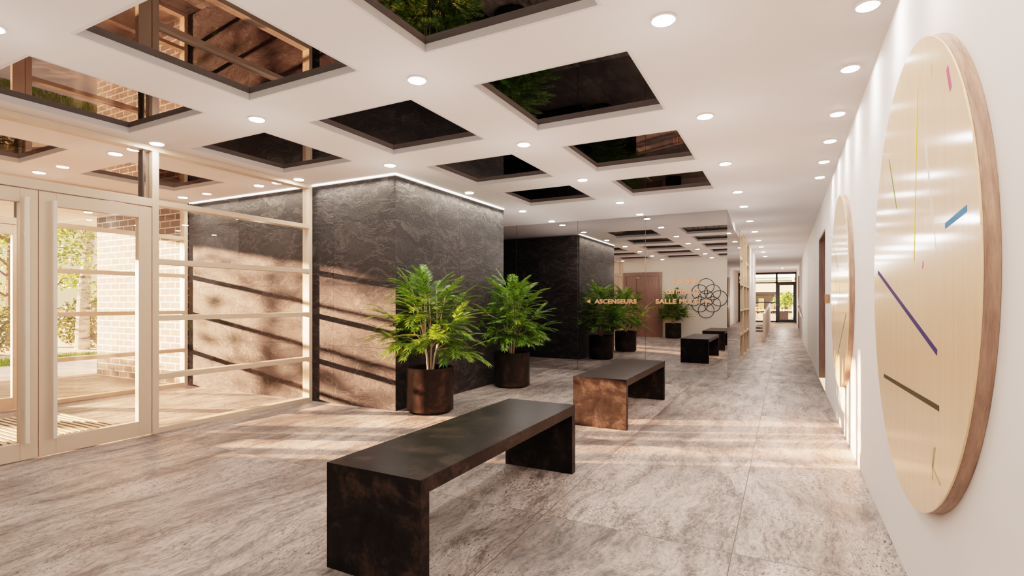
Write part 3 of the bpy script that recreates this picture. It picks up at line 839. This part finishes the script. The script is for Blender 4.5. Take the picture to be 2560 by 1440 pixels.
# terrace beyond the far glazing
struct(boxo('terrace', 'terrace', (-14, 8, YF + .15, 50, .0, .2)), 'sunlit terrace paving beyond the far glazing')
o = empty('planter_tree', (-.07, 35.5, .2))
k = MB(); k.box(-.24, .24, -.24, .24, 0, .5); k.build('planter', 'planter_black', o, bevel=.01)
R = random.Random(3); k = MB()
k.tube([(0, 0, .45), (.02, 0, .8), (-.03, 0, 1.2)], [.03, .025, .015], 7); k.tube([(.02, 0, .75), (.2, .05, 1.15)], [.018, .01], 6); k.tube([(.01, 0, .75), (-.25, -.05, 1.2)], [.018, .01], 6)
k.build('trunk', 'bark', o)
def leaf_cloud(k, R, n, c, rad, size, flat=1.0):
    for _ in range(n):
        while True:
            v = Vector((R.uniform(-1, 1), R.uniform(-1, 1), R.uniform(-1, 1)))
            if v.length <= 1: break
        p = Vector(c) + Vector((v.x * rad[0], v.y * rad[1], v.z * rad[2]))
        d = Vector((R.gauss(0, 1), R.gauss(0, 1), R.gauss(0, .6) - .3)).normalized(); s = d.cross(Vector((R.gauss(0, 1), R.gauss(0, 1), R.gauss(0, 1)))).normalized()
        l = size * R.uniform(.6, 1.3); w = l * .28
        k.add([p, p + d * l * .5 + s * w, p + d * l, p + d * l * .5 - s * w], [(0, 1, 2, 3)])
k = MB()
for c in ((0, 0, 1.25), (.3, 0, 1.05), (-.35, 0, 1.15), (.1, 0, 1.5), (-.15, .1, .9), (.4, 0, 1.35)): leaf_cloud(k, R, 120, c, (.3, .3, .26), .13)
k.build('foliage', 'ficus_leaf', o)
tag(o, 'bushy green shrub in a square black planter on the terrace outside', 'potted plant')
def wire_chair():
    o = empty('terrace_chair')
    k = MB()
    for x in (-.22, .22):
        k.tube([(x, -.22, 0), (x, -.2, .45), (x, .2, .45), (x, .3, .9)], .014, 6); k.tube([(x, .24, 0), (x, .2, .45)], .014, 6)
    k.tube([(-.22, .3, .9), (.22, .3, .9)], .014, 6); k.build('frame', 'dark_bark', o)
    k = MB(); k.box(-.22, .22, -.2, .2, .44, .465); k.build('seat', 'white_paint', o)
    k = MB()
    for i in range(5): x = -.16 + i * .08; k.tube([(x, .2, .46), (x, .3, .88)], .008, 5)
    k.build('back_spindle', 'dark_bark', o)
    return o
ch = wire_chair()
spots = [(-2.3, 36.6, .3, 'by the low steps side, left of the small table'), (-1.55, 37.6, 2.9, 'behind the small table'), (-.95, 36.3, -1.2, 'between the small table and the black planter'), (.62, 37.4, .1, 'right behind the black planter by the frame')]
for i, (x, y, rz, w) in enumerate(spots):
    c = ch if i == 0 else copy_tree(ch)
    c.location = (x, y, .2); c.rotation_euler = (0, 0, rz); tag(c, 'slim outdoor chair on the terrace, %s' % w, 'chair', 'terrace chairs')
o = empty('terrace_table', (-1.6, 36.6, .2))
k = MB(); k.lathe([(.35, .70), (.35, .73)], 28); k.build('table_top', 'white_paint', o)
k = MB(); k.lathe([(.2, 0), (.2, .015), (.03, .03), (.03, .70)], 20); k.build('pedestal', 'dark_bark', o)
tag(o, 'small round terrace table between the outdoor chairs', 'table')
o = empty('terrace_canopy', (-1.5, 41, 0))
k = MB(); k.box(-6, 2.2, -.1, .1, 2.98, 3.18); k.build('reflected_tube_bar', 'white_paint', o)  # white bar stands in for a fluorescent light reflected in the glazing
k = MB(); k.box(-6, 2.1, .1, 2.5, 2.78, 2.95); k.build('green_fascia', 'green_panel', o)
for x in (-5.8, 2.0):
    k = MB(); k.box(x - .06, x + .06, -.06, .06, .2, 2.98); k.build('post', 'white_paint', o)
tag(o, 'terrace canopy with a green fascia and a white bar for a reflected light', 'canopy')
o = empty('apartment_building', (-2.0, 47, .2))
k = MB(); k.box(-8, 8, 0, 4, 0, 8); k.build('wall', 'facade', o)
for zi in range(3):
    zb = .15 + 2.6 * zi
    k = MB(); k.box(-8, 8, -.6, 0, zb + 1.62, zb + 1.85); k.box(-8, 8, -.6, -.5, zb + .22, zb + .32); k.build('balcony_slab', 'facade', o)
    for xi in range(5):
        x = -7.6 + xi * 3.1
        w = MB(); w.box(x, x + 2.7, -.06, 0, zb - .1, zb + 1.55); f = w.build('window', 'facade', o)
        w = MB(); w.box(x + .06, x + 2.64, -.08, -.055, zb - .05, zb + 1.5); w.build('pane', 'dark_glazing', f)
        w = MB(); w.box(x + .5, x + 1.25, -.1, -.082, zb - .05, zb + 1.2); w.box(x + 1.5, x + 1.9, -.1, -.082, zb - .05, zb + 1.2); w.build('curtain', 'green_glazing', f)
tag(o, 'beige rendered building with rows of dark windows beyond the terrace', 'building')

# ------------------------------------------------------------------ outside the entrance
struct(boxo('wall_brick', 'brick', (-10.63, XO - .13, 4.74, 7.5, -.05, H)), 'brown brick wall with pale mortar outside the vestibule')
struct(boxo('porch_paving', 'paving', (-12.3, -12.0, YB - 6, 12, -.1, -.004)))
m = MB(); m.box(-13.4, -10.75, 4.30, 11, -.02, .012); m.box(-13.4, -11.0, -9, 4.30, -.02, .012)
struct(m.build('kerb', 'stone_paving'), 'bright sunlit pavement edge outside')
struct(boxo('ground', 'earth', (-60, -12.3, -40, 50, -.2, -.02)), 'sunlit ground outside')
# grass strip (stuff)
R = random.Random(8); k = MB()
for _ in range(9000):
    x = R.uniform(-15.0, -13.45); y = R.uniform(0, 10); hh = R.uniform(.04, .11); a = R.uniform(0, pi); w = .012
    dx, dy = cos(a) * w, sin(a) * w; lx, ly = R.uniform(-.03, .03), R.uniform(-.03, .03)
    k.add([(x - dx, y - dy, -.02), (x + dx, y + dy, -.02), (x + lx, y + ly, hh)], [(0, 1, 2)])
g = k.build('grass', 'grass'); tag(g, 'strip of bright green grass beyond the pale pavement', 'grass', kind='stuff')
def tree(name, loc, seed, hgt, lean, bark, leafm, label, cat='tree', crown=2.0, nleaf=1800, trunk_r=.11, lsize=.16, base=.22, skirt=0):
    R = random.Random(seed); o = empty(name, loc)
    k = MB(); pts = []; n = 8
    for i in range(n + 1):
        t = i / n; pts.append(Vector((lean[0] * t + sin(t * 4 + seed) * .06, lean[1] * t + cos(t * 5 + seed) * .06, hgt * t)))
    k.tube(pts, [trunk_r * (1 - .7 * i / n) for i in range(n + 1)], 10)
    ends = []
    for b in range(16):
        t = R.uniform(base, .98); i = int(t * n); p = pts[i].lerp(pts[min(i + 1, n)], t * n - i)
        a = R.uniform(0, 2 * pi); L = R.uniform(.6, 1.0) * crown * (1.1 - .5 * t)
        e = p + Vector((cos(a) * L, sin(a) * L, R.uniform(.2, .8) * L))
        mid = p.lerp(e, .5) + Vector((0, 0, .12 * L))
        k.tube([p, mid, e], [.035, .022, .008], 6); ends += [e, mid, p.lerp(e, .8)]
    k.build('trunk', bark, o, smooth=True)
    k = MB(); per = nleaf // len(ends)
    for e in ends: leaf_cloud(k, R, per, e, (.55, .55, .42), lsize)
    if skirt: leaf_cloud(k, R, skirt, (0, 0, hgt * .42), (1.5, 1.3, 1.2), .22)  # sparse low leaves added to dapple the sunlight
    k.build('crown', leafm, o)
    return tag(o, label, cat, 'trees outside the entrance')
tree('birch_tree', (-16.9, 7.2, -.02), 2, 5.2, (.15, .25), 'birch_bark', 'tree_leaf', 'pale-barked birch leaning beside the brick wall outside', nleaf=4200, trunk_r=.17, crown=1.6, lsize=.10)
tree('garden_tree', (-19.6, 6.6, -.02), 7, 5.4, (.2, .15), 'dark_bark', 'tree_leaf', 'dark-trunked leafy tree outside, seen through the entrance doors', nleaf=5200, trunk_r=.16, lsize=.10)
tree('garden_tree', (-28.0, 16.5, -.02), 9, 7.0, (.2, -.1), 'dark_bark', 'tree_leaf', 'leafy tree farther off behind the birch', nleaf=4600, crown=2.8, lsize=.16)
tree('garden_tree', (-24.5, 9.4, -.02), 17, 6.4, (-.2, -.1), 'dark_bark', 'tree_leaf', 'leafy tree farther off behind the hedge, between the nearer trees', nleaf=4600, crown=2.5, lsize=.16)
for i, (y, hh, cr, nl) in enumerate([(-6.0, 5.8, 1.5, 3000), (-3.6, 5.6, 1.5, 3000), (-1.4, 5.4, 1.2, 2400)]):  # unseen trees added along the sun's path to shade the long wall
    tree('garden_tree', (-15.6 - .3 * (i % 2), y, -.02), 31 + i, hh, (.1, .1), 'dark_bark', 'tree_leaf', 'unseen leafy tree added outside to filter the sun, %s from the street corner' % ORD[i], nleaf=nl, crown=cr, lsize=.24, base=.6, skirt=110)
tree('garden_tree', (-15.2, .9, -.02), 41, 4.6, (.2, -.3), 'dark_bark', 'tree_leaf', 'unseen sparse tree added outside the entrance doors to dapple the sun', nleaf=520, crown=1.1, lsize=.20, base=.3, trunk_r=.08)  # added out of view to dim the vestibule with leaf shadow
def hedge(loc, rad, seed, n, label):
    R = random.Random(seed); o = empty('hedge_shrub', loc)
    k = MB()
    for b in range(7):
        a = b * .9; k.tube([(0, 0, 0), (cos(a) * rad[0] * .3, sin(a) * rad[1] * .3, rad[2] * .8), (cos(a) * rad[0] * .6, sin(a) * rad[1] * .6, rad[2] * 1.4)], [.03, .02, .008], 5)
    k.build('stem', 'dark_bark', o)
    k = MB(); leaf_cloud(k, R, n * 2, (0, 0, rad[2]), rad, .10); k.build('foliage', 'hedge_leaf', o)
    tag(o, label, 'shrub', 'shrubs outside the entrance')
hedge((-17.2, 5.2, -.02), (.9, 1.1, .62), 1, 1700, 'rounded shrub below the dark-trunked tree outside')
hedge((-17.6, 7.9, -.02), (.9, 1.2, .72), 2, 1900, 'rounded shrub below the birch outside')
hedge((-18.8, 10.3, -.02), (1.0, 1.3, .75), 3, 1900, 'rounded shrub mostly behind the brick wall outside')
for i, y in enumerate((-6.6, -5.0, -3.4, -1.8, -.2, 1.3)):  # low hedge added out of view to keep the sun off the vestibule floor
    hedge((-17.2, y, -.02), (.8, .95, .80), 21 + i, 1500, 'unseen hedge shrub added to shade the vestibule, %s from the street corner' % ORD[i])
hedge((-17.4, 3.0, -.02), (.9, 1.2, .68), 4, 1700, 'rounded shrub at the open side of the entrance outside')

# ------------------------------------------------------------------ light
sd = Vector((1, .44, -.155)).normalized()
sl = bpy.data.lights.new('sun', 'SUN'); sl.energy = 120.0; sl.angle = radians(1.0); sl.color = (1, .54, .36)
so = bpy.data.objects.new('sun', sl); COL.objects.link(so); so.rotation_euler = sd.to_track_quat('-Z', 'Y').to_euler(); so.location = (-30, -5, 8)

w = bpy.data.worlds.new('sky'); scene.world = w; w.use_nodes = True; nt = w.node_tree; nt.nodes.clear()
tc = nt.nodes.new('ShaderNodeTexCoord'); sp = nd(nt, 'ShaderNodeSeparateXYZ', {0: tc.outputs['Generated']})
c = ramp(nt, sp.outputs[2], [(0.0, (1.25, .86, .50)), (.12, (1.2, .92, .62)), (.5, (.72, .80, .95))])
bg = nd(nt, 'ShaderNodeBackground', {'Color': c, 'Strength': 1.7}); wo = nt.nodes.new('ShaderNodeOutputWorld'); nt.links.new(bg.outputs[0], wo.inputs[0])

# ------------------------------------------------------------------ camera
cam = bpy.data.cameras.new('camera'); co = bpy.data.objects.new('camera', cam); COL.objects.link(co)
cam.sensor_width = 36; cam.lens = 36 * 1308.4 / 2560; cam.shift_y = 34.5 / 2560; cam.clip_start = .02; cam.clip_end = 300
co.location = (0, 0, CH); co.rotation_euler = (radians(90), 0, TH)
scene.camera = co
scene.view_settings.view_transform = 'Filmic'
scene.view_settings.look = 'Medium High Contrast'
scene.view_settings.exposure = 0.12
cy = scene.cycles
cy.use_denoising = True
cy.use_adaptive_sampling = True; cy.adaptive_threshold = .02
try: cy.denoiser = 'OPENIMAGEDENOISE'
except Exception: pass
cy.max_bounces = 8; cy.diffuse_bounces = 4; cy.glossy_bounces = 5; cy.transparent_max_bounces = 16; cy.transmission_bounces = 4
cy.sample_clamp_indirect = 6; cy.caustics_reflective = False; cy.caustics_refractive = False
